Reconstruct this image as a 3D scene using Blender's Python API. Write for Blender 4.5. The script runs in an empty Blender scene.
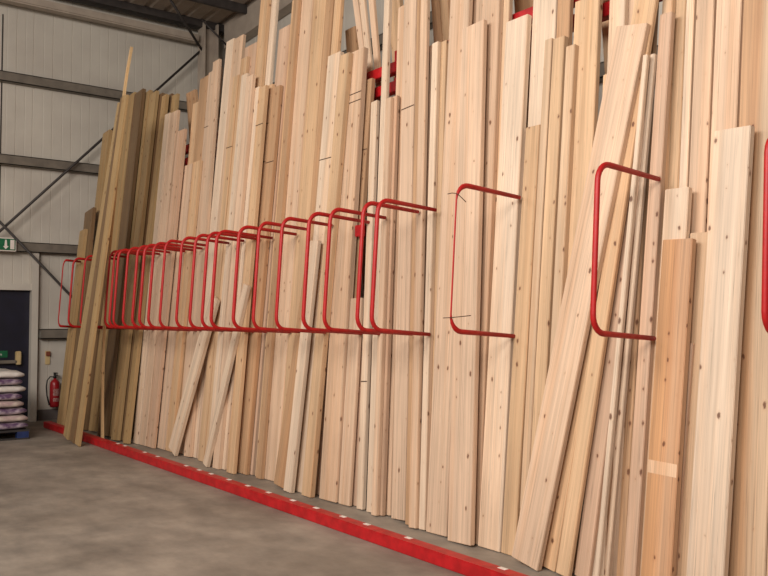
import bpy, bmesh, math, random
from mathutils import Vector, Matrix
random.seed(7)
S = bpy.context.scene
COL = S.collection

# ------------------------------------------------------------------ camera
F_PX = 840.0
YAW, PITCH = math.radians(37.3), math.radians(2.32)
EYE = Vector((0, 0, 1.5))
FW = Vector((math.sin(YAW)*math.cos(PITCH), math.cos(YAW)*math.cos(PITCH), math.sin(PITCH)))
RT = Vector((math.cos(YAW), -math.sin(YAW), 0))
UP = RT.cross(FW)
cd = bpy.data.cameras.new('camera'); cam = bpy.data.objects.new('camera', cd); COL.objects.link(cam)
cd.sensor_width = 36; cd.lens = 36*F_PX/768; cd.clip_start = .05; cd.clip_end = 100
cam.matrix_world = Matrix((RT, UP, -FW)).transposed().to_4x4()
cam.location = EYE
S.camera = cam

def ray(x, y):
    return (FW*F_PX + RT*(x-384) + UP*(288-y)).normalized()
def hit(x, y, p, n):                      # where the sight line meets a plane
    d = ray(x, y); return EYE + d*((p-EYE).dot(n)/d.dot(n))
def y_at(x, X, ypx=288):                  # world Y of the sight line on a plane X = const
    return hit(x, ypx, Vector((X, 0, 0)), Vector((1, 0, 0))).y

# ------------------------------------------------------------------ materials
def sRGB(r, g, b):
    f = lambda c: (c/255/12.92 if c/255 <= .04045 else ((c/255+.055)/1.055)**2.4)
    return (f(r), f(g), f(b), 1)
def new_mat(name, rough=.6, metal=0):
    m = bpy.data.materials.new(name); m.use_nodes = True
    nt = m.node_tree; b = nt.nodes['Principled BSDF']
    b.inputs['Roughness'].default_value = rough; b.inputs['Metallic'].default_value = metal
    return m, nt, b
def N(nt, t, **kw):
    n = nt.nodes.new(t)
    for k, v in kw.items(): setattr(n, k, v)
    return n
def noisy(name, c1, c2, scale=8, rough=.6, metal=0, stretch=(1, 1, 1), detail=5, bump=0, lo=.35, hi=.65):
    m, nt, b = new_mat(name, rough, metal)
    tc = N(nt, 'ShaderNodeTexCoord'); mp = N(nt, 'ShaderNodeMapping'); mp.inputs['Scale'].default_value = stretch
    no = N(nt, 'ShaderNodeTexNoise'); no.inputs['Scale'].default_value = scale; no.inputs['Detail'].default_value = detail
    cr = N(nt, 'ShaderNodeValToRGB')
    cr.color_ramp.elements[0].color = c1; cr.color_ramp.elements[1].color = c2
    cr.color_ramp.elements[0].position = lo; cr.color_ramp.elements[1].position = hi
    L = nt.links.new
    L(tc.outputs['Object'], mp.inputs[0]); L(mp.outputs[0], no.inputs[0]); L(no.outputs[0], cr.inputs[0]); L(cr.outputs[0], b.inputs['Base Color'])
    if bump:
        bp = N(nt, 'ShaderNodeBump'); bp.inputs['Strength'].default_value = bump; bp.inputs['Distance'].default_value = .01
        L(no.outputs[0], bp.inputs['Height']); L(bp.outputs[0], b.inputs['Normal'])
    return m

def wood_material(name='sawn_pine', core=None):
    m, nt, b = new_mat(name, .55)
    L = nt.links.new
    oi = N(nt, 'ShaderNodeObjectInfo'); tc = N(nt, 'ShaderNodeTexCoord')
    off = N(nt, 'ShaderNodeVectorMath', operation='SCALE'); off.inputs[0].default_value = (37.1, 11.7, 53.3)
    L(oi.outputs['Random'], off.inputs['Scale'])
    add = N(nt, 'ShaderNodeVectorMath', operation='ADD'); L(tc.outputs['Object'], add.inputs[0]); L(off.outputs[0], add.inputs[1])
    def noise(scale, det=3, dist=0):
        mp = N(nt, 'ShaderNodeMapping'); mp.inputs['Scale'].default_value = scale; L(add.outputs[0], mp.inputs[0])
        n = N(nt, 'ShaderNodeTexNoise'); n.inputs['Scale'].default_value = 1; n.inputs['Detail'].default_value = det
        n.inputs['Distortion'].default_value = dist; L(mp.outputs[0], n.inputs[0]); return n.outputs[0]
    broad = noise((14, 14, .35), 2, .3)
    grain = noise((75, 75, 1.1), 4, .6)
    fine = noise((260, 260, 4), 2)
    blot = noise((3, 3, 1.3), 3)
    def mapr(sock, a, bb, c, d):
        r = N(nt, 'ShaderNodeMapRange'); L(sock, r.inputs[0])
        for i, v in enumerate((a, bb, c, d)): r.inputs[i+1].default_value = v
        return r.outputs[0]
    def mul(a, c):
        n = N(nt, 'ShaderNodeMath', operation='MULTIPLY'); L(a, n.inputs[0]); L(c, n.inputs[1]); return n.outputs[0]
    v = mul(mul(mapr(broad, .3, .7, .86, 1.1), mapr(grain, .3, .7, .85, 1.08)), mul(mapr(fine, .3, .7, .94, 1.05), mapr(blot, .3, .7, .92, 1.06)))
    ck = N(nt, 'ShaderNodeMath', operation='ABSOLUTE'); cs = N(nt, 'ShaderNodeMath', operation='SUBTRACT'); L(noise((55, 55, .3), 3, .4), cs.inputs[0]); cs.inputs[1].default_value = .5; L(cs.outputs[0], ck.inputs[0])
    v = mul(v, mapr(ck.outputs[0], .0, .014, .66, 1))
    sc = N(nt, 'ShaderNodeVectorMath', operation='SCALE'); L(oi.outputs['Color'], sc.inputs[0]); L(v, sc.inputs['Scale'])
    # warm heartwood streaks
    heart = N(nt, 'ShaderNodeMix', data_type='RGBA', blend_type='MULTIPLY'); heart.inputs['B'].default_value = (1, .84, .70, 1)
    L(mapr(noise((10, 10, .22), 2, .2), .5, .68, 0, .55), heart.inputs['Factor']); L(sc.outputs[0], heart.inputs['A'])
    # knots: sparse spots, a little taller than wide
    sx = N(nt, 'ShaderNodeSeparateXYZ'); L(add.outputs[0], sx.inputs[0])
    sm_ = N(nt, 'ShaderNodeMath', operation='ADD'); L(sx.outputs[0], sm_.inputs[0]); L(sx.outputs[1], sm_.inputs[1])
    zs = N(nt, 'ShaderNodeMath', operation='MULTIPLY'); L(sx.outputs[2], zs.inputs[0]); zs.inputs[1].default_value = .55
    cx = N(nt, 'ShaderNodeCombineXYZ'); L(sm_.outputs[0], cx.inputs[0]); L(zs.outputs[0], cx.inputs[1])
    vo = N(nt, 'ShaderNodeTexVoronoi'); vo.voronoi_dimensions = '2D'; vo.inputs['Scale'].default_value = 9; kn = N(nt, 'ShaderNodeTexNoise'); kn.inputs['Scale'].default_value = 60; L(add.outputs[0], kn.inputs[0])
    kd = N(nt, 'ShaderNodeVectorMath', operation='SCALE'); kd.inputs['Scale'].default_value = .011; L(kn.outputs['Color'], kd.inputs[0])
    ka = N(nt, 'ShaderNodeVectorMath', operation='ADD'); L(cx.outputs[0], ka.inputs[0]); L(kd.outputs[0], ka.inputs[1]); L(ka.outputs[0], vo.inputs[0])
    sp = N(nt, 'ShaderNodeSeparateColor'); L(vo.outputs['Color'], sp.inputs[0])
    rad = mapr(sp.outputs[0], .45, 1, -.02, .10)
    su = N(nt, 'ShaderNodeMath', operation='SUBTRACT'); L(rad, su.inputs[0]); L(vo.outputs['Distance'], su.inputs[1])
    kf = mapr(su.outputs[0], -.015, .035, 0, .85)
    halo = mapr(su.outputs[0], -.1, .02, 0, .22)
    h2 = N(nt, 'ShaderNodeMix', data_type='RGBA', blend_type='MULTIPLY'); h2.inputs['B'].default_value = (.75, .5, .32, 1)
    L(halo, h2.inputs['Factor']); L(heart.outputs['Result'], h2.inputs['A'])
    k2 = N(nt, 'ShaderNodeMix', data_type='RGBA'); k2.inputs['B'].default_value = sRGB(92, 50, 28)
    L(kf, k2.inputs['Factor']); L(h2.outputs['Result'], k2.inputs['A'])
    last = k2.outputs['Result']
    if core:                                     # a stripe of darker heartwood along one side of the plank
        so = N(nt, 'ShaderNodeSeparateXYZ'); L(tc.outputs['Object'], so.inputs[0])
        wob = N(nt, 'ShaderNodeMath', operation='MULTIPLY_ADD'); L(noise((6, 6, 1.2), 2), wob.inputs[0]); wob.inputs[1].default_value = .05; L(so.outputs[0], wob.inputs[2])
        cm = N(nt, 'ShaderNodeMix', data_type='RGBA', blend_type='MULTIPLY'); cm.inputs['B'].default_value = core
        L(mapr(wob.outputs[0], .0, .05, .9, .05), cm.inputs['Factor']); L(last, cm.inputs['A']); last = cm.outputs['Result']
    L(last, b.inputs['Base Color'])
    bp = N(nt, 'ShaderNodeBump'); bp.inputs['Strength'].default_value = .12; bp.inputs['Distance'].default_value = .002
    L(grain, bp.inputs['Height']); L(bp.outputs[0], b.inputs['Normal'])
    return m
WOOD = wood_material()
HEART = wood_material('heartwood_pine', (.95, .82, .64, 1)); HEART2 = wood_material('edge_heart_pine', (.82, .66, .52, 1))
RED = noisy('red_gloss_paint', sRGB(168, 12, 14), sRGB(182, 18, 16), 30, .5)
RED_RAIL = noisy('red_rail_paint', sRGB(160, 14, 20), sRGB(186, 22, 28), 14, .45, detail=8)
WALL = noisy('cladding_panel', sRGB(188, 180, 168), sRGB(200, 193, 180), 1.5, .5)
GIRT = noisy('galvanised_girt', sRGB(104, 96, 86), sRGB(122, 113, 101), 6, .5)
BEAM = noisy('primed_steel', sRGB(160, 146, 132), sRGB(176, 162, 146), 4, .5)
DARKSTEEL = noisy('dark_steel', sRGB(48, 42, 40), sRGB(62, 56, 52), 8, .6)
ROOF = noisy('roof_sheet', sRGB(150, 134, 118), sRGB(168, 152, 136), 3, .7)
WHITE = noisy('white_label', sRGB(225, 212, 200), sRGB(240, 230, 222), 12, .5)
NAVY = noisy('navy_door', sRGB(14, 14, 30), sRGB(20, 20, 40), 5, .5)
BLACK = noisy('black_rubber', sRGB(18, 17, 17), sRGB(30, 28, 28), 20, .5)
GREEN = noisy('sign_green', sRGB(16, 92, 58), sRGB(22, 104, 66), 10, .4)
STRAP = noisy('dark_band', sRGB(66, 44, 28), sRGB(84, 58, 38), 30, .6)
BLUE = noisy('blue_pallet_paint', sRGB(22, 38, 84), sRGB(30, 50, 100), 20, .6)
PALLETDARK = noisy('dark_pallet_wood', sRGB(40, 36, 36), sRGB(58, 52, 50), 10, .7, stretch=(1, 8, 8))
CREAM = noisy('cream_plastic', sRGB(196, 170, 120), sRGB(206, 182, 134), 10, .5)
KERB = noisy('grey_plinth', sRGB(92, 84, 82), sRGB(106, 98, 94), 5, .7)
def bag_mat(name, a, b2, lo, hi):
    return noisy(name, a, b2, 9, .35, stretch=(1, 1.6, 1.6), detail=6, bump=.25, lo=lo, hi=hi)
BAG_P = bag_mat('purple_bag_film', sRGB(92, 66, 98), sRGB(196, 180, 188), .40, .66)
BAG_W = bag_mat('white_bag_film', sRGB(205, 198, 190), sRGB(226, 220, 212), .3, .7)
BAG_C = bag_mat('cream_bag_film', sRGB(176, 150, 150), sRGB(206, 192, 178), .36, .62)

def floor_material():
    m, nt, b = new_mat('worn_concrete', .55)
    L = nt.links.new
    tc = N(nt, 'ShaderNodeTexCoord')
    def ns(scale, det, st=(1, 1, 1)):
        mp = N(nt, 'ShaderNodeMapping'); mp.inputs['Scale'].default_value = st; L(tc.outputs['Object'], mp.inputs[0])
        n = N(nt, 'ShaderNodeTexNoise'); n.inputs['Scale'].default_value = scale; n.inputs['Detail'].default_value = det; n.inputs['Roughness'].default_value = .62
        L(mp.outputs[0], n.inputs[0]); return n.outputs[0]
    cr = N(nt, 'ShaderNodeValToRGB')
    e = cr.color_ramp.elements
    e[0].position = .3; e[0].color = sRGB(110, 101, 91); e[1].position = .72; e[1].color = sRGB(158, 148, 136)
    L(ns(.9, 8), cr.inputs[0])
    mx = N(nt, 'ShaderNodeMix', data_type='RGBA', blend_type='OVERLAY'); mx.inputs['Factor'].default_value = .7
    c2 = N(nt, 'ShaderNodeValToRGB'); c2.color_ramp.elements[0].position = .33; c2.color_ramp.elements[1].position = .68
    c2.color_ramp.elements[0].color = (.3, .3, .3, 1); c2.color_ramp.elements[1].color = (.66, .65, .63, 1)
    L(ns(3.5, 9, (1, .55, 1)), c2.inputs[0]); L(cr.outputs[0], mx.inputs['A']); L(c2.outputs[0], mx.inputs['B'])
    L(mx.outputs['Result'], b.inputs['Base Color'])
    bp = N(nt, 'ShaderNodeBump'); bp.inputs['Strength'].default_value = .15; bp.inputs['Distance'].default_value = .004
    L(ns(40, 4), bp.inputs['Height']); L(bp.outputs[0], b.inputs['Normal'])
    return m
FLOOR = floor_material()

# ------------------------------------------------------------------ mesh helpers
def add_box(bm, lo, hi, mat=None, bev=0):
    vs = [bm.verts.new((x, y, z)) for x in (lo[0], hi[0]) for y in (lo[1], hi[1]) for z in (lo[2], hi[2])]
    fs = [(0, 1, 3, 2), (4, 6, 7, 5), (0, 4, 5, 1), (2, 3, 7, 6), (0, 2, 6, 4), (1, 5, 7, 3)]
    faces = [bm.faces.new([vs[i] for i in f]) for f in fs]
    if mat is not None: bmesh.ops.transform(bm, matrix=mat, verts=vs)
    if bev:
        es = list({e for f in faces for e in f.edges})
        bmesh.ops.bevel(bm, geom=es, offset=bev, segments=2, affect='EDGES')
def add_tube(bm, pts, radii, sides=12, cap=True):
    pts = [Vector(p) for p in pts]
    if not isinstance(radii, (list, tuple)): radii = [radii]*len(pts)
    rings = []; ref = None
    for i, p in enumerate(pts):
        t = (pts[min(i+1, len(pts)-1)] - pts[max(i-1, 0)]).normalized()
        if ref is None: ref = t.orthogonal().normalized()
        ref = (ref - t*ref.dot(t)).normalized(); o = t.cross(ref)
        rings.append([bm.verts.new(p + (ref*math.cos(a)+o*math.sin(a))*radii[i]) for a in [2*math.pi*k/sides for k in range(sides)]])
    for a, b in zip(rings, rings[1:]):
        for k in range(sides):
            f = bm.faces.new((a[k], a[(k+1) % sides], b[(k+1) % sides], b[k])); f.smooth = True
    if cap: bm.faces.new(rings[0][::-1]); bm.faces.new(rings[-1])
def add_lathe(bm, prof, seg=24, c=(0, 0, 0)):
    rings = [[bm.verts.new((c[0]+r*math.cos(2*math.pi*k/seg), c[1]+r*math.sin(2*math.pi*k/seg), c[2]+z)) for k in range(seg)] for r, z in prof]
    for a, b in zip(rings, rings[1:]):
        for k in range(seg):
            f = bm.faces.new((a[k], a[(k+1) % seg], b[(k+1) % seg], b[k])); f.smooth = True
    bm.faces.new(rings[0][::-1]); bm.faces.new(rings[-1])
def obj(name, bm, mat, parent=None):
    me = bpy.data.meshes.new(name)
    bmesh.ops.recalc_face_normals(bm, faces=bm.faces[:]); bm.to_mesh(me); bm.free()
    me.materials.append(mat)
    o = bpy.data.objects.new(name, me); COL.objects.link(o)
    if parent: o.parent = parent
    return o
def tag(o, label, cat, group=None):
    o['label'] = label; o['category'] = cat
    if group: o['group'] = group
    return o
def thing(name, label, cat, loc=(0, 0, 0), group=None):
    o = bpy.data.objects.new(name, None); COL.objects.link(o); o.location = loc; o.empty_display_size = .1
    return tag(o, label, cat, group)
def struct(name, bm, mat, label=None, cat=None):
    o = obj(name, bm, mat); o['kind'] = 'structure'
    if label: tag(o, label, cat)
    return o
def part(name, mat, parent, *boxes, bev=0):
    bm = bmesh.new()
    for lo, hi in boxes: add_box(bm, lo, hi, bev=bev)
    return obj(name, bm, mat, parent)

# ------------------------------------------------------------------ the building
EW, SW = 13.45, 6.65            # end wall (Y) and side wall (X)
rz = lambda Y: 6.63 + (EW-Y)*.055
bm = bmesh.new(); add_box(bm, (-9, -6, -.1), (SW+.2, EW+.2, 0)); struct('floor', bm, FLOOR, 'worn grey brown concrete warehouse floor', 'floor')

def ribbed(bm, a0, a1, z0, z1, to3):     # cladding with narrow grooves every 0.29 m
    pts = []; a = a0
    while a < a1:
        e = min(a+.29, a1)
        pts += [(a, 0), (a+(e-a)*.5-.01, 0), (a+(e-a)*.5, .002), (a+(e-a)*.5+.01, 0), (e-.016, 0), (e-.012, .007), (e-.004, .007)]
        a = e
    pts.append((a1, 0))
    lo = [bm.verts.new(to3(p, d, z0)) for p, d in pts]; hi = [bm.verts.new(to3(p, d, z1)) for p, d in pts]
    for i in range(len(pts)-1): bm.faces.new((lo[i], lo[i+1], hi[i+1], hi[i]))
    bl = [bm.verts.new(to3(p, .1, z)) for p, z in ((a0, z0), (a1, z0), (a1, z1), (a0, z1))]
    bm.faces.new(bl)
DX0, DX1, DH = 2.35, 3.465, 1.98        # door opening
bm = bmesh.new()
f = lambda p, d, z: (p, EW+d, z)
ribbed(bm, -9, DX0, 0, 6.65, f); ribbed(bm, DX0, DX1, DH, 6.65, f); ribbed(bm, DX1, SW, 0, 6.65, f)
struct('wall_back', bm, WALL, 'pale ribbed cladding wall at the far end', 'wall')
bm = bmesh.new(); ribbed(bm, -6, EW, 0, 1, lambda p, d, z: (SW+d, p, z*(rz(p)+.02)))
struct('wall_right', bm, WALL, 'pale ribbed cladding wall behind the timber rack', 'wall')
# roof: sheet rising gently away from the end wall, ribs running up the slope
bm = bmesh.new()
xs = []; x = -9
while x < SW+.2: xs += [(x, 0), (x+.2, 0), (x+.23, .018), (x+.3, .018)]; x += .33
top = []
for Y in (EW+.1, -6): top.append([bm.verts.new((min(xx, SW+.1), Y, rz(Y)+d)) for xx, d in xs])
for i in range(len(xs)-1):
    if top[0][i].co.x < top[0][i+1].co.x: bm.faces.new((top[0][i], top[0][i+1], top[1][i+1], top[1][i]))
struct('ceiling', bm, ROOF, 'dim profiled roof sheeting over the warehouse', 'ceiling')
def channel(bm, a0, a1, z, depth, h, kind):      # C section girt: web and two lips
    for (d0, d1, z0, z1) in ((0, depth, z+h/2-.012, z+h/2), (depth-.012, depth, z-h/2, z+h/2), (0, depth, z-h/2, z-h/2+.012)):
        if kind == 'end': add_box(bm, (a0, EW-d1, z0), (a1, EW-d0, z1))
        else: add_box(bm, (SW-d1, a0, z0), (SW-d0, a1, z1))
k = 1
for z in (1.32, 2.63, 3.93, 5.18):
    bm = bmesh.new()
    if z < DH: channel(bm, DX1+.13, SW, z, .13, .15, 'end'); channel(bm, -9, DX0-.1, z, .13, .15, 'end')
    else: channel(bm, -9, SW, z, .13, .15, 'end')
    struct('trim_%d' % k, bm, GIRT); k += 1
for z in (2.63, 3.93, 5.18):
    bm = bmesh.new(); channel(bm, -6, EW-.15, z, .13, .15, 'side'); struct('trim_%d' % k, bm, GIRT); k += 1
# eaves members: pale beam on the end wall, deep pale beam on the side wall, dark rafter and purlins
bm = bmesh.new(); add_box(bm, (-9, EW-.34, 6.26), (6.05, EW-.16, 6.39), bev=.02); struct('trim_%d' % k, bm, BEAM); k += 1
def sloped(x0, x1, y0, y1, top_, h, m):
    global k
    bm = bmesh.new(); add_box(bm, (x0, y0, 0), (x1, y1, 1))
    for v in bm.verts: v.co.z = rz(v.co.y)-top_-(h if v.co.z < .5 else 0)
    struct('trim_%d' % k, bm, m); k += 1
sloped(SW-.2, SW-.02, -6, EW-.45, .04, .42, BEAM)
sloped(-9, SW-.1, EW-.34, EW-.16, .0, .12, DARKSTEEL)
for Y in (12.2, 10.4, 8.6, 6.8, 5.0): sloped(-9, SW-.2, Y-.03, Y+.03, .0, .14, DARKSTEEL)
# corner column (I section)
bm = bmesh.new()
for lo, hi in (((6.1, EW-.42, 0), (6.12, EW-.16, 6.6)), ((6.34, EW-.42, 0), (6.36, EW-.16, 6.6)), ((6.12, EW-.30, 0), (6.34, EW-.28, 6.55))): add_box(bm, lo, hi)
struct('trim_%d' % k, bm, BEAM); k += 1
bm = bmesh.new(); add_box(bm, (DX1+.13, EW-.03, 0), (SW, EW+.001, .16)); struct('baseboard_back', bm, KERB)
# panel joint
bm = bmesh.new(); add_box(bm, (2.995, EW-.004, DH+.3), (3.015, EW+.01, 6.15)); struct('trim_%d' % k, bm, DARKSTEEL); k += 1

# bracing rods
def rod(p, q, r, label):
    bm = bmesh.new(); add_tube(bm, [p, q], r, 10)
    return tag(obj('bracing_rod', bm, DARKSTEEL), label, 'rod', 'steel bracing rods')
PY = Vector((0, 1, 0))
def on_end(x, y, d=.30): return hit(x, y, Vector((0, EW-d, 0)), PY)
a, b2 = on_end(197, 54, .22), on_end(0, 231, .22); rod(a+(a-b2)*.07, a+(b2-a)*1.25, .02, 'dark bracing rod rising from left edge to corner column behind the treated planks')
a, b2 = on_end(0, 222, .30), on_end(75, 300, .30); a2 = a+(a-b2)*.6; b3 = a+(b2-a)*(a.z/(a.z-b2.z))*.985
rod(a2, b3, .02, 'dark bracing rod falling from the exit sign towards the floor behind planks')
rod((6.11, EW-.3, 6.14), (5.15, 12.4, rz(12.4)-.03), .022, 'thick dark roof rod running up from corner column to the roof edge')
rod((6.43, 12.85, 6.2), (6.0, 12.93, 6.58), .016, 'thin short roof rod just right of the thicker one by corner column')

# door with frame
bm = bmesh.new(); add_box(bm, (DX0, EW+.02, .01), (DX1, EW+.07, DH)); d = struct('door_1', bm, NAVY, 'dark navy fire exit door at the far left', 'door')
part('push_bar', GIRT, d, ((DX0+.08, EW-.07, .88), (DX1-.12, EW-.03, .93)), bev=.008)
part('bar_bracket', CREAM, d, ((DX1-.2, EW-.08, .86), (DX1-.13, EW+.02, 1.06)), bev=.01)
sg = part('door_sign', GREEN, d, ((2.62, EW+.012, .97), (3.16, EW+.02, 1.07)))
def text_mesh(body, size, mat, parent, name, M):
    cu = bpy.data.curves.new(name, 'FONT'); cu.body = body; cu.size = size; cu.extrude = .001
    t = bpy.data.objects.new(name, cu); COL.objects.link(t)
    bpy.context.view_layer.update()
    me = bpy.data.meshes.new_from_object(t.evaluated_get(bpy.context.evaluated_depsgraph_get()))
    bpy.data.objects.remove(t); me.materials.clear(); me.materials.append(mat)
    o = bpy.data.objects.new(name, me); COL.objects.link(o); o.parent = parent; o.matrix_local = M; return o
text_mesh('Push bar to open', .062, WHITE, sg, 'lettering', Matrix.Translation((2.65, EW+.011, 1.0)) @ Matrix.Rotation(math.pi/2, 4, 'X'))
bm = bmesh.new()
add_box(bm, (DX1, EW-.1, 0), (DX1+.095, EW+.08, 2.56)); add_box(bm, (DX0-.1, EW-.1, 0), (DX0, EW+.08, DH+.1)); add_box(bm, (DX0, EW-.08, DH), (DX1, EW+.08, DH+.1))
struct('trim_%d' % k, bm, WALL); k += 1

# emergency exit sign on the girt above the door
es = thing('exit_sign', 'green exit sign with white arrow and doorway above the navy door', 'sign', (2.87, EW-.13, 2.65))
part('sign_box', WHITE, es, ((-.34, -.06, -.1), (.34, 0, .1)), bev=.006)
part('sign_face', GREEN, es, ((-.325, -.064, -.085), (.325, -.058, .085)))
bm = bmesh.new()                                    # running figure, arrow and doorway in white
def poly(bm, pts, y0, y1):
    A = [bm.verts.new((x, y0, z)) for x, z in pts]; B = [bm.verts.new((x, y1, z)) for x, z in pts]
    bm.faces.new(A); bm.faces.new(B[::-1])
    for i in range(len(pts)): bm.faces.new((A[i], A[(i+1) % len(pts)], B[(i+1) % len(pts)], B[i]))
poly(bm, [(.15, -.028), (.19, -.072), (.23, -.028), (.21, -.028), (.2, .068), (.18, .068), (.17, -.028)], -.067, -.06)
obj('arrow', bm, WHITE, es); bm = bmesh.new()
poly(bm, [(.252, -.07), (.31, -.07), (.31, .07), (.252, .07)], -.067, -.06)
obj('doorway', bm, WHITE, es); bm = bmesh.new()
poly(bm, [(-.2, -.07), (-.16, -.02), (-.13, -.07), (-.1, -.07), (-.13, .03), (-.09, .0), (-.08, .015), (-.14, .06), (-.19, .03), (-.18, .015), (-.16, .03), (-.17, -.01), (-.225, -.065)], -.067, -.06)
obj('running_figure', bm, WHITE, es); bm = bmesh.new()
poly(bm, [(-.13+.022*math.cos(t*.7854), .075+.017*math.sin(t*.7854)-.008) for t in range(8)], -.067, -.06)
obj('head', bm, WHITE, es)

# small call point left of the extinguisher
p = on_end(47.5, 354, 0)
cp = thing('wall_switch', 'small brown switch box on cream plate above the fire extinguisher', 'switch', (p.x, EW, p.z))
part('plate', CREAM, cp, ((-.035, -.02, -.16), (.035, 0, .05)), bev=.005)
part('switch_box', noisy('brown_plastic', sRGB(120, 62, 40), sRGB(134, 72, 48), 10, .5), cp, ((-.03, -.05, -.03), (.03, -.02, .04)), bev=.006)

# fire extinguisher
p = on_end(55, 390, .13)
fx = thing('fire_extinguisher', 'red fire extinguisher with black hose on the far wall beside the planks', 'fire extinguisher', (p.x, EW-.13*.9, .2)); fx.scale = (.9, .9, .88)
bm = bmesh.new(); add_lathe(bm, [(.06, 0), (.078, .012), (.082, .04), (.082, .38), (.075, .43), (.05, .465), (.025, .48), (.022, .5)]); obj('cylinder', bm, noisy('extinguisher_red', sRGB(138, 16, 24), sRGB(150, 22, 28), 10, .35), fx)
bm = bmesh.new(); add_lathe(bm, [(.026, .5), (.026, .54), (.015, .55)], 16); add_box(bm, (-.02, -.11, .55), (.02, .02, .565)); add_box(bm, (-.02, -.12, .585), (.02, .02, .6)); add_box(bm, (-.018, -.005, .55), (.018, .02, .6)); obj('valve', bm, BLACK, fx)
bm = bmesh.new(); add_tube(bm, [(-.02, 0, .52), (-.08, -.01, .53), (-.13, -.02, .47), (-.145, -.02, .36), (-.13, -.02, .2), (-.1, -.02, .08), (-.09, -.02, .04)], [.011]*5+[.013, .016], 10); obj('hose', bm, BLACK, fx)
bm = bmesh.new()
for z0, z1 in ((.1, .16), (.2, .32)):
    rings = []
    for z in (z0, z1): rings.append([bm.verts.new((.0835*math.sin(t), -.0835*math.cos(t), z)) for t in [(-.6+1.2*i/8) for i in range(9)]])
    for i in range(8): bm.faces.new((rings[0][i], rings[0][i+1], rings[1][i+1], rings[1][i]))
bmesh.ops.solidify(bm, geom=bm.faces[:], thickness=.001)
obj('label_panel', bm, noisy('label_print', sRGB(186, 90, 84), sRGB(220, 190, 180), 60, .4), fx)
part('wall_bracket', DARKSTEEL, fx, ((-.05, .06, .28), (.05, .13, .34)))

# bags on a pallet at the far left
PX, PYY = 2.36, 11.95
pl = thing('pallet', 'dark pallet with blue blocks under the stacked bags', 'pallet', (PX, PYY, 0))
for yy in (-.5, 0, .5): part('runner', PALLETDARK, pl, ((-.6, yy-.05, 0), (.6, yy+.05, .02)))
for xx in (-.52, 0, .52):
    for yy in (-.5, 0, .5): part('block', BLUE, pl, ((xx-.07, yy-.05, .02), (xx+.07, yy+.05, .1)))
for i in range(7): part('deck_board', PALLETDARK, pl, ((-.6, -.55+i*.167, .1), (.6, -.55+i*.167+.1, .12)))
names = [(BAG_P, 'dull purple plastic bag at the bottom of the stack on the pallet'),
         (BAG_C, 'cream and mauve plastic bag, second from bottom of the pallet stack'),
         (BAG_P, 'mottled purple plastic bag, third from bottom of the pallet stack'),
         (BAG_C, 'cream printed plastic bag in the middle of the pallet stack'),
         (BAG_P, 'deep purple plastic bag, fourth from top of the pallet stack'),
         (BAG_W, 'white plastic bag, third from top of the pallet stack'),
         (BAG_P, 'purple plastic bag just under the top white bag on pallet'),
         (BAG_W, 'white plastic bag lying on top of the pallet stack')]
z = .122
for i, (m, lab) in enumerate(names):
    h = .092; bm = bmesh.new()
    bmesh.ops.create_cube(bm, size=2); bmesh.ops.subdivide_edges(bm, edges=bm.edges[:], cuts=9, use_grid_fill=True)
    rnd = random.Random(i)
    ph = [rnd.uniform(0, 6) for _ in range(4)]
    for v in bm.verts:
        x, y, zz = v.co
        e = max(0, 1-abs(x)**6)*.5+.5; e2 = (1-abs(y)**6)*.45+.55
        wz = zz*h*.5*(1-.22*abs(x)**14)*(1-.22*abs(y)**14)
        cx = x*.5*(1-.06*abs(zz)**3); cy = y*.5*(1-.06*abs(zz)**3)
        v.co = (cx+.008*math.sin(9*cy+ph[0]), cy+.01*math.sin(8*cx+ph[1]), wz+.004*math.sin(14*cx+ph[2])*math.sin(11*cy+ph[3]))
    for f_ in bm.faces: f_.smooth = True
    o = obj('compost_bag', bm, m); o.location = (PX+.04+rnd.uniform(-.03, .03)+(.05 if i < 2 else 0), PYY, z+h/2); o.rotation_euler.z = rnd.uniform(-.03, .03)
    tag(o, lab, 'bag', 'bags stacked on the pallet'); z += h*1.02

# ------------------------------------------------------------------ red rack: floor rail, back rails, hoops
fr = thing('floor_rail', 'long red painted steel rail on the concrete floor before the planks', 'rail', (3.48, 0, 0))
bm = bmesh.new(); add_box(bm, (-.05, .3, 0), (.05, 12.5, .085), bev=.006); obj('rail_bar', bm, RED_RAIL, fr)
for x in (108, 115, 135, 148, 177, 190, 202, 220, 239, 260, 284.5, 308, 335, 359, 401, 496):
    bm = bmesh.new(); Y = hit(x, 432+.323*(x-80)+3, Vector((3.48, 0, .09)), Vector((0, 0, 1))).y
    add_box(bm, (.01, Y-.03, .085), (.04, Y+.03, .087)); o = obj('price_sticker', bm, WHITE, fr); o['label'] = 'white sticker on rail top'
LEAN = math.radians(5.0)
XB = 4.03
FRONT_AT = Vector((XB+2.32*math.tan(LEAN)-.07, 0, 0))
RX = XB + .005 + 3.7*math.tan(LEAN)
rk = thing('timber_rack', 'red steel frame with horizontal rails that the planks lean on', 'rack', (RX, 0, 0))
for z in (3.52, 3.685): part('top_rail', RED_RAIL, rk, ((.02, .3, z-.045), (.1, 13.0, z+.045)), bev=.004)
part('middle_rail', RED_RAIL, rk, ((.02, .3, 2.25), (.1, 13.0, 2.36)), bev=.004)
part('lower_rail', RED_RAIL, rk, ((.02, .3, 1.3), (.1, 13.0, 1.4)), bev=.004)
q = hit(360.5, 231, FRONT_AT, Vector((1, 0, 0)))
part('arm_socket', RED_RAIL, rk, ((q.x-RX-.03, q.y-.045, q.z-.05), (q.x-RX+.02, q.y+.045, q.z+.05)), bev=.006)
for Y in (.6, 3.2, 5.65, 8.6, 12.8): part('upright', RED_RAIL, rk, ((.1, Y-.05, 0), (.16, Y+.05, 3.86)))

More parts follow.
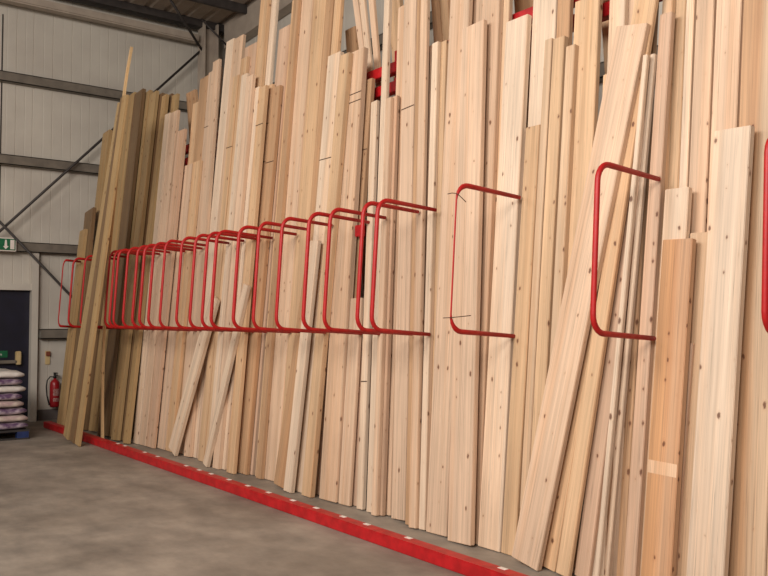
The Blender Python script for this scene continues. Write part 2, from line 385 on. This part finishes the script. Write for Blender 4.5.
HX = 3.50
def hoop_mesh(thin):
    bm = bmesh.new(); H, A, r = .90, .60, .10
    pts, rad = [], []
    def P(x, z, q): pts.append((x, 0, z)); rad.append(min(q, .0135) if x > .14 else q)
    R0 = .0165; RV = .006 if thin else R0
    P(A, 0, R0); P(r+.02, 0, R0)
    for i in range(7):
        t = math.pi/2*i/6; P(r-r*math.sin(t), r-r*math.cos(t), R0+(RV-R0)*max(0, (i-2)/4))
    for i in range(7):
        t = math.pi/2*i/6; P(r-r*math.cos(t), H-r+r*math.sin(t), RV+(R0-RV)*min(1, i/4))
    P(r+.02, H, R0); P(A, H, R0)
    add_tube(bm, pts, rad, 12)
    return bm
hoop_x = [767.5, 595.5, 453.5, 374.5, 360, 327, 306, 279, 256, 236, 213.8, 204.7, 192.5, 179, 162.5, 151, 142, 135, 125.5, 116, 112, 107.5, 94, 83, 71, 61]
ords = ['first', 'second', 'third', 'fourth', 'fifth', 'sixth', 'seventh', 'eighth', 'ninth', 'tenth', 'eleventh', 'twelfth', 'thirteenth', 'fourteenth', 'fifteenth', 'sixteenth', 'seventeenth', 'eighteenth', 'nineteenth', 'twentieth', 'twenty-first', 'twenty-second', 'twenty-third', 'twenty-fourth', 'twenty-fifth', 'twenty-sixth']
hoop0 = obj('divider_hoop', hoop_mesh(False), RED); hoopthin = obj('divider_hoop', hoop_mesh(True), RED)
HT = math.radians(3.9)
for i, x in enumerate(hoop_x):
    if i == 0: o = hoop0
    elif x == 453.5: o = hoopthin
    else: o = hoop0.copy(); COL.objects.link(o)
    Y = y_at(x, HX+.03, 270)
    o.scale = (1.17 if i == 0 else 1, 1, 1 if i < 2 else 1.035); o.location = (HX, Y, 1.445); o.rotation_euler = (0, HT, 0)
    lab = 'red tubular steel hoop, %s from the right, jutting out before the planks' % ords[i]
    if i == 0: lab = 'red steel hoop cut off by the right edge of the photo'
    if i == 1: lab = 'largest whole red tubular hoop, standing alone right of the tilted plank'
    if i == 2: lab = 'red hoop with a thin upright bar, alone before the wide pale planks'
    if i == len(hoop_x)-1: lab = 'leftmost red tubular hoop, seen against the pale far wall'
    tag(o, lab, 'hoop', 'red divider hoops')

# ------------------------------------------------------------------ the timber
TONES = {  # lit colour of the wood itself
 'p': ((214, 183, 154), 'pale'), 'l': ((225, 201, 175), 'creamy'), 'h': ((211, 176, 138), 'honey'),
 'r': ((206, 172, 144), 'pinkish'), 'd': ((188, 150, 114), 'brownish'), 'o': ((206, 164, 128), 'orange'),
 'g': ((178, 148, 104), 'olive treated'), 'G': ((126, 100, 70), 'dark olive treated'), 's': ((210, 180, 148), 'greyish')}
placed = []
class Plane:
    def __init__(s, x0, lean):
        s.o = Vector((x0, 0, 0)); s.ax = Vector((math.sin(lean), 0, math.cos(lean))); s.f = Vector((-math.cos(lean), 0, math.sin(lean)))
        s.Y = Vector((0, 1, 0)); s.items = []
    def uv(s, x, y, n):
        q = hit(x, y, s.o+s.f*n, s.f) - s.o
        return Vector((-q.y, q.dot(s.ax)))      # u grows to the right of the photo
    def w3(s, u, t, n): return s.o - s.Y*u + s.ax*t + s.f*n
FRONT = Plane(XB, LEAN)
OTHER = Plane(RX+.28+3.7*math.tan(LEAN), -LEAN)
TREATED = Plane(3.86, math.radians(7)); OUTER = Plane(3.33, math.radians(4.5))
def rect(c, d, w, L):
    p = Vector((d.y, -d.x))*(w/2)
    return [c-p, c+p, c+p+d*L, c-p+d*L]
def sat(A, B):                                   # penetration depth of two convex polygons and its axis
    best = 1e9; ax = None
    for P in (A, B):
        for i in range(4):
            e = P[(i+1) % 4]-P[i]; n = Vector((e.y, -e.x)).normalized()
            a = [q.dot(n) for q in A]; b = [q.dot(n) for q in B]
            o = min(max(a), max(b))-max(min(a), min(b))
            if o <= 0: return 0, None
            if o < best: best = o; ax = n
    return best, ax
def solve(pl, n, xt, yt, xb, yb, w):
    a, b = pl.uv(xt, yt, n), pl.uv(xb, yb, n)
    d = (a-b).normalized(); k = .55
    xm, ym = xt+(xb-xt)*k, yt+(yb-yt)*k
    m, m2 = pl.uv(xm, ym, n), pl.uv(xm+w, ym, n)
    perp = Vector((d.y, -d.x)); W = abs((m2-m).dot(perp))
    left_foot = b - d*(b.y/d.y)
    c = left_foot + perp*(W/2)
    L = (a-left_foot).dot(d)
    return c, d, W, L
def natural(pl, n, x, y, Y0=440):                # bottom point of a plank that does not tilt sideways
    a = pl.uv(x, y, n); q = pl.w3(a.x, 0, n) - EYE
    return 384+F_PX*q.dot(RT)/q.dot(FW), 288-F_PX*q.dot(UP)/q.dot(FW)
def board(xt, yt, xb, yb, w, tone='p', th=.04, n0=0, pl=FRONT, back=False, label=None, bands=(), name=None, trim=True, wood=None):
    n = n0
    for it in range(8):
        c, d, W, L = solve(pl, n+th, xt, yt, xb, yb, w)
        R = rect(c, d, W, L); need = n0; cutL = cutR = 0
        for (R2, n2, th2, d2) in pl.items:
            pen, ax = sat(R, R2)
            if pen <= .0015: continue
            if n >= n2+th2-1e-4 or n+th <= n2+1e-4:
                continue
            perp = Vector((d.y, -d.x))
            if trim and pen < .27*W and abs(ax.dot(perp)) > .97:
                c2 = sum(R2, Vector((0, 0)))/4; c1 = sum(R, Vector((0, 0)))/4
                if (c2-c1).dot(perp) < 0: cutL = max(cutL, pen+.004)
                else: cutR = max(cutR, pen+.004)
            else: need = max(need, n2+th2+.001)
        if need > n+1e-6: n = need; continue
        if cutL or cutR:
            if cutL+cutR > .6*W: n += .02; continue
            c = c + Vector((d.y, -d.x))*((cutL-cutR)/2); W -= cutL+cutR
        break
    perp = Vector((d.y, -d.x))                  # shave what still touches a neighbour in the same layer
    for _ in range(6):
        R = rect(c, d, W, L); more = 0
        for (R2, n2, th2, d2) in pl.items:
            if n >= n2+th2-1e-4 or n+th <= n2+1e-4: continue
            pen, ax = sat(R, R2)
            if pen > 0 and trim and W-pen > .03:
                sgn = 1 if (sum(R2, Vector((0, 0)))/4-sum(R, Vector((0, 0)))/4).dot(perp) > 0 else -1
                c = c - perp*sgn*(pen+.002)/2; W -= pen+.002; more = 1; break
        if not more: break
    R = rect(c, d, W, L)
    pl.items.append((R, n, th, d))
    wx = (-pl.Y*d.y*1.0 - pl.ax*d.x).normalized()
    # world axes: width, thickness (front), length
    az = (pl.ax*d.y - pl.Y*d.x).normalized(); ay = -pl.f; axx = ay.cross(az).normalized()
    foot = pl.w3(c.x, c.y, n+th/2)
    cors = [foot+axx*sx*W/2+ay*sy*th/2 for sx in (-1, 1) for sy in (-1, 1)]
    foot = foot + az*((.001-min(q.z for q in cors))/az.z)
    bm = bmesh.new(); L = max(L, .3)
    add_box(bm, (-W/2, -th/2, 0), (W/2, th/2, L), bev=min(.0035, th*.12))
    kind = name or ('treated_plank' if tone in 'gG' else 'timber_batten' if W < .075 else 'pine_plank')
    o = obj(kind, bm, wood or WOOD)
    M = Matrix((axx, ay, az)).transposed().to_4x4(); M.translation = foot; o.matrix_world = M
    rgb, word = TONES[tone]; j = random.uniform(.95, 1.05); h = random.uniform(-.03, .03)
    cc = sRGB(*rgb); o.color = (min(1, cc[0]*j), min(1, cc[1]*j*(1+h*.4)), min(1, cc[2]*j*(1+h)), 1)
    for yb_ in bands:                            # dark band across the face at a height in the photo
        t = (yb_-yt)/(yb-yt); q = pl.uv(xt+(xb-xt)*t, yb_, n+th)
        zz = (q-c).dot(d)
        if .05 < zz < L-.05:
            bm = bmesh.new(); add_box(bm, (-W/2, -th/2-.002, zz-.004), (W/2, -th/2, zz+.004)); s = obj('binding_strap', bm, STRAP, o); s['label'] = 'dark strap line across the face'
    ref = yt+25 if back or yt > 230 else 270
    ref = max(ref, 10)
    xr = xt+(xb-xt)*(ref-yt)/(yb-yt)+w/2
    placed.append(dict(o=o, x=xr, word=word, back=back, label=label, W=W, yt=yt, tilt=(xt-xb)/(yb-yt), kind=kind, n=n))
    return o
def nb(x, y, w, tone='p', **kw):                 # plank standing straight: only its top left corner is given
    n0 = kw.get('n0', 0); pl = kw.get('pl', FRONT)
    xb, yb = natural(pl, n0+kw.get('th', .04), x, y); return board(x, y, xb, yb, w, tone, **kw)

# --- planks of the far side of the rack, leaning the other way
for x, y, w, t in ((186, 94, 9, 'd'), (345, 31, 10, 'd'), (428, -40, 9, 'd'), (437, -40, 8, 'h'), (445, -40, 9, 'd'), (511, -40, 26, 'd'), (597, -40, 12, 'h'), (385, -40, 12, 'h')):
    nb(x, y, w, t, pl=OTHER, back=True)
board(351, -10, 372, 150, 5, 'p', th=.03, pl=OTHER, n0=.05, back=True, label='leftmost of three thin battens leaning left behind the red top rails')
board(358, -10, 375, 150, 5, 'l', th=.03, pl=OTHER, n0=.05, back=True, label='middle of three thin battens leaning left behind the red top rails')
board(367.5, -10, 381, 150, 5, 'p', th=.03, pl=OTHER, n0=.05, back=True, label='rightmost of three thin battens leaning left behind the red top rails')

# --- zone A: treated planks at the far left
for x, y, xb, yb, w, t, n0 in ((127, 97, 88, 434, 7, 'g', 0), (134.5, 94, 97, 435, 8, 'G', .06), (143.5, 94, 105, 436, 6, 'g', .0), (150, 94, 111, 437, 6, 'g', .06),
        (157, 96, 118, 439, 5, 'G', 0), (162, 96, 123, 440, 4, 'g', .05),
        (121, 103, 83, 432, 6, 'G', 0), (110, 132, 76, 431, 5, 'g', 0.05), (115, 131, 80, 431, 4, 'G', 0), (103, 133, 69, 430, 6, 'g', .09), (85, 211, 64, 428, 8, 'G', .22), (80, 229, 56, 429, 5, 'g', .25)):
    board(x, y, xb, yb, w, t, th=.05, n0=n0, pl=TREATED)
for x, y, xb, w, t, lab in ((117, 106, 63, 5.2, 'g', 'left of three olive planks whose feet stand before the floor rail'), (120, 100, 69.5, 5, 'G', 'middle of three olive planks whose feet stand before the floor rail'), (122, 97, 75.5, 4.5, 'g', 'right of three olive planks whose feet stand before the floor rail')):
    board(x, y, xb, 436, w, t, th=.03, label=lab, trim=False, pl=OUTER)

# --- zone B
board(166.5, 96, 131, 441, 5, 'G', back=True); board(172, 96, 136.5, 441, 5, 'g', back=True)
board(339, 62, 308, 497, 14, 'r', back=True)
board(440, 48, 415, 526, 15, 'd', back=True)
for r in ((165, 114, 133, 441, 4.5, 'l', .04, .12), (169.5, 113, 138, 441, 8, 'p', .04, .10), (177.5, 131, 146.5, 442, 7, 'r', .04, .10),
          (193, 104, 162, 446, 5, 'h', .04, 0), (199, 80, 168, 448, 9, 'd', .04, 0), (208.6, 73, 177, 451, 11, 'p', .04, 0),
          (184, 166, 157, 447, 8, 'p', .04, 0), (191, 163, 163, 449, 9, 'h', .04, 0)):
    board(*r[:6], th=r[6], n0=r[7], bands=((128,) if r[0] == 208.6 else ()))
board(213, 62, 184, 451, 6, 'p', back=True)
for r in ((226.5, 42, 189, 454, 7, 'l'), (233, 40, 196, 458, 10, 'p'), (241, 59, 204, 462, 6, 'h'), (245, 48, 208, 466, 12, 'r'), (257.5, 22, 219, 473, 6, 'p'),
          (264, -40, 221, 474, 8, 'h'), (271, -40, 228, 474, 9, 'l'), (279, 30, 241, 476, 11, 'r'), (290, 2, 252, 484, 9, 'h'),
          (297, -40, 255, 486, 5, 'd'), (301, -40, 260, 488, 16, 'p'), (316.5, -40, 276, 492, 13, 'h'), (329.5, -40, 289, 497, 7, 'd'), (336.5, -40, 295, 498, 8, 'h')):
    board(*r)
for r in ((233, 77, 198, 458, 8, 'h', (148,)), (241.5, 75, 206, 466, 5.5, 'l', ()), (247, 76, 212, 470, 6, 'p', ()), (254, 88, 219, 473, 5, 'l', ()),
          (259, 87, 226, 474, 7, 'h', (125,)), (266, 86, 232, 474, 6, 'h', (125, 163)), (272, 88, 238, 475, 8, 'd', (163,))):
    board(*r[:6], bands=r[6], n0=.045)
for r in ((328, 56, 292, 497, 12, 'l', (160,)), (340, 55, 301, 497, 9, 'h', ()), (347.5, 54, 319, 497, 16.5, 'p', (97, 105))):
    board(*r[:6], bands=r[6], n0=.06, th=.05)
board(304, 270, 273, 487, 13, 'd', n0=.10, label='brownish plank with its foot by the rail, left of the lone leaning strip')
board(208, 300, 165, 459, 9, 'l', n0=.13, label='pale diagonal plank at left leaning steeply right, its foot at the floor rail')
board(243, 285, 201, 470, 5, 'l', n0=.13, label='thin pale diagonal batten leaning right, second diagonal from the left')
board(310, 240, 283, 492, 8, 'l', n0=.14, label='slightly tilted creamy strip standing by the brownish plank foot')

# --- zone C
nb(361, 82, 11, 'd', bands=(152,))
for r in ((385.5, -40, 366, 515, 5.5, 'l', .05), (371, 102, 356, 515, 6, 'l', .05), (398, 8, 383, 515, 7, 'p', 0), (405, -40, 391, 518, 13, 'p', .03),
          (418, -40, 405, 520, 4, 'd', 0), (421.5, -40, 408.5, 522, 7, 'p', .02), (426.5, 47, 413.5, 524, 5, 'p', .0), (432, 43, 418.5, 525, 6, 'l', .02), (438.5, 43, 424, 526, 8, 'h', 0),
          (386, 98, 371, 514, 5, 'p', .04), (391, 97, 376, 514, 6, 'r', .05)):
    board(*r[:6], th=.035, n0=r[6], bands=((110,) if r[0] == 405 else (381,) if r[0] == 371 else ()))
board(362, 318, 349, 508, 12, 'r', back=True, label='pinkish plank set back between the slot under the red clamp and the floor')
board(349.5, 298, 337, 506, 12, 'p', n0=.06, th=.03)
# --- zone D: wide planks
board(463, -40, 437, 530, 33, 'p', back=True)
board(487, -40, 463, 538, 15, 'p')
board(452, -40, 426, 526, 20, 'p', n0=.03)
board(502, -40, 482, 540, 9, 's', back=True)
board(462, 28, 447.5, 533, 22.5, 'p', n0=.03)
board(498, 25, 469.5, 541, 30, 'l', n0=.045, th=.045)
board(559, -40, 537, 560, 13, 'd', back=True)
board(535, -40, 508, 556, 24, 'l')
board(523, 128, 498, 550, 17, 'h', n0=.045)
board(544, 40, 516, 558, 8, 's', n0=.04, th=.045); board(552.5, 39, 524, 558, 12, 'h', n0=.04, th=.045)
board(603, 75, 580, 575, 12, 'h')
board(572, 3, 545, 575, 28, 'h', n0=.02)
board(566, 46, 538, 575, 9, 's', n0=.05)
board(611, -40, 588, 575, 16, 'l'); board(628, -40, 606, 575, 17, 'p')
board(650, -40, 616, 575, 8, 'd', back=True)
board(641, -40, 540, 575, 14, 'h', n0=.06, th=.03); board(648, -40, 555, 575, 14, 'h', n0=.06, th=.03); board(640, 66, 574, 575, 15, 'r', n0=.06, th=.03)
board(615, 31, 508, 572, 29.5, 'p', n0=.1, th=.04, label='wide pale plank tilted to the right, leaning across the others left of the largest hoop')
board(643, 53, 594, 575, 4.5, 'l', n0=.1, th=.03, label='left one of two thin creamy battens crossing behind the largest hoop arm')
board(650.3, 53, 603.5, 575, 4.5, 'l', n0=.1, th=.03, label='right one of two thin creamy battens crossing behind the largest hoop arm')

# --- zone E: right end
board(654, 16, 617, 575, 18, 'r')
board(664, -40, 638, 575, 10, 's', n0=.041); board(674, -40, 648, 575, 14, 'h'); board(688, -40, 663, 575, 8, 'l'); board(695.5, -40, 669, 575, 21, 'p'); board(717, -40, 690, 575, 27, 'p')
board(745, -40, 722, 575, 42, 's', wood=HEART2); board(787, -40, 764, 575, 24, 'r')
board(665, 189, 641, 575, 24, 'l', n0=.045, label='pale short plank rising behind the top of the orange plank')
board(690, 233, 669, 575, 21, 's', n0=.05, label='short greyish plank between the orange plank and the wide creamy plank')
board(688, 342, 670, 575, 5, 'r', n0=.09, th=.02, label='short pinkish batten at the right edge of the orange plank')
board(714, 131, 686, 575, 37, 'l', n0=.085, th=.045, label='wide creamy plank with a clean cut top, right of the orange plank')
orange_plank = board(662.5, 239, 640.5, 575, 30, 'o', n0=.09, th=.045, wood=HEART, label='short orange brown plank with dark knots, right of the largest hoop')

# pale clean band across the orange plank
bpy.context.view_layer.update(); W_ = orange_plank.dimensions.x
bm = bmesh.new(); zs_ = [(orange_plank.matrix_world.inverted() @ hit(655, y, orange_plank.matrix_world.translation, FRONT.f)).z for y in (473, 460)]
add_box(bm, (-W_/2+.002, -.0235, min(zs_)), (W_/2-.004, -.0224, max(zs_))); pb = obj('pale_band', bm, WOOD, orange_plank); pb.color = sRGB(222, 186, 152); pb['label'] = 'pale band across the plank face'

# the long springy stick, bowed
pts_px = [(131.7, 47), (124, 95), (116, 183), (107.5, 273), (103, 363), (102.5, 434)]
pp = []
for (x, y), nn_ in zip(pts_px, (.62, .60, .55, .46, .36, .26)):
    u = TREATED.uv(x, y, nn_); pp.append(TREATED.w3(u.x, u.y, nn_))
pp[-1].z = .02; sm = []
for i in range(len(pp)-1):
    for t in (0, .25, .5, .75):
        p0, p1, p2, p3 = pp[max(i-1, 0)], pp[i], pp[i+1], pp[min(i+2, len(pp)-1)]
        sm.append(.5*((2*p1)+(p2-p0)*t+(2*p0-5*p1+4*p2-p3)*t*t+(3*p1-p0-3*p2+p3)*t**3))
sm.append(pp[-1])
o_ = sm[-1].copy(); bm = bmesh.new(); add_tube(bm, [q-o_ for q in sm], .022, 4)
for f_ in bm.faces: f_.smooth = False
st = obj('timber_batten', bm, WOOD); st.location = o_; st.color = sRGB(226, 190, 140)
tag(st, 'long thin bowed batten standing taller than the olive planks at far left', 'plank', 'planks leaning on the rack')

# ------------------------------------------------------------------ plank labels
suf = lambda n: '%d%s' % (n, 'th' if 10 <= n % 100 <= 20 else {1: 'st', 2: 'nd', 3: 'rd'}.get(n % 10, 'th'))
marks = [hx for hx in hoop_x]
def bay(x):
    i = 0
    while i < len(marks) and x < marks[i]: i += 1
    return i                                   # number of hoops lying to the right
groups = {}
for p in placed: groups.setdefault((bay(p['x']), p['back']), []).append(p)
for (bk, back), L_ in groups.items():
    L_.sort(key=lambda q: q['x'])
    free = L_
    for i, p in enumerate(free):
        noun = 'batten' if p['kind'] == 'timber_batten' else 'plank'
        if bk == 0: where = 'right of the rightmost red hoop'
        elif bk >= len(marks): where = 'left of the leftmost red hoop'
        else: where = '%s %s and %s hoops from right' % ('above' if back else 'between', suf(bk), suf(bk+1))
        h = '' if back else 'tall ' if p['yt'] < 0 else ''
        if p['label'] is None:
            if back: lab = '%s %s at back, %s from left %s' % (p['word'], noun, suf(i+1), where)
            else: lab = '%s%s %s, %s from left %s' % (h, p['word'], noun, suf(i+1), where)
        else: lab = p['label']
        tag(p['o'], lab, 'plank', 'planks leaning on the rack')

from mathutils.bvhtree import BVHTree
bpy.context.view_layer.update()
V, Fc = [], []
for p in placed:
    b0 = len(V); V += [p['o'].matrix_world @ v.co for v in p['o'].data.vertices]; Fc += [[b0+i for i in q.vertices] for q in p['o'].data.polygons]
tree = BVHTree.FromPolygons(V, Fc)
for o in [q for q in COL.objects if q.name.startswith('divider_hoop')]:
    ds = []
    for z in (0, .9):
        for dy, dz in ((0, 0), (.014, 0), (-.014, 0), (0, .014), (0, -.014)):
            h = tree.ray_cast(o.matrix_world @ Vector((.1, dy, z+dz)), (o.matrix_world.to_3x3() @ Vector((1, 0, 0))).normalized(), 1.2)
            if h[0]: ds.append(h[3]+.1)
    if ds: o.scale.x = max(.4, min(o.scale.x, (min(ds)-.003)/.6))
# small wires twisted round the thin hoop
for j, (px, lab) in enumerate((([(447.5, 194), (452, 193), (457, 193.5), (462, 198), (466, 202)], 'short dark wire tied round the top of the thin barred hoop'),
                               ([(443, 318), (452, 317.5), (462, 316.5), (471, 315.5)], 'short dark wire across the foot of the thin barred hoop'))):
    Pn = Vector((HX+.035+(0.0 if j == 0 else 0), 0, 0))
    Yh = y_at(453.5, HX+.03, 270)
    bm = bmesh.new(); q = [hit(x, y, Vector((HX+.04 if j == 0 else HX-.0, 0, 0)), Vector((.6, .8, 0)).normalized()) for x, y in px]
    # keep the wire in the upright plane through the hoop that faces the aisle
    hp = Vector((HX+.05 if j == 0 else HX+.0, Yh, 0)); nn = Vector((.62, .78, 0)).normalized()
    q = [hit(x, y, hp-nn*.01, nn) for x, y in px]
    add_tube(bm, q, .0028, 6); tag(obj('twisted_wire', bm, STRAP), lab, 'wire')

# ------------------------------------------------------------------ light
W = bpy.data.worlds.new('world'); S.world = W; W.use_nodes = True
bg = W.node_tree.nodes['Background']; bg.inputs[0].default_value = (1, .93, .85, 1); bg.inputs[1].default_value = .16
def area(loc, size, e, target, col=(1, .935, .88)):
    l = bpy.data.lights.new('roof_light', 'AREA'); l.energy = e; l.shape = 'DISK'; l.size = size; l.color = col
    o = bpy.data.objects.new('roof_light', l); COL.objects.link(o); o.location = loc
    o.rotation_euler = (Vector(target)-Vector(loc)).to_track_quat('-Z', 'Y').to_euler(); return o
area((-3.6, -1.0, 5.4), 3.0, 480, (4.0, 2.6, 1.6))
area((-3.6, 3.6, 5.4), 3.0, 430, (4.0, 5.6, 1.4))
area((-3.2, 8.6, 5.4), 2.4, 110, (4.0, 10, 1.2))
S.view_settings.view_transform = 'Standard'; S.view_settings.look = 'None'; S.view_settings.gamma = 1; S.view_settings.use_curve_mapping = False
S.view_settings.exposure = .1
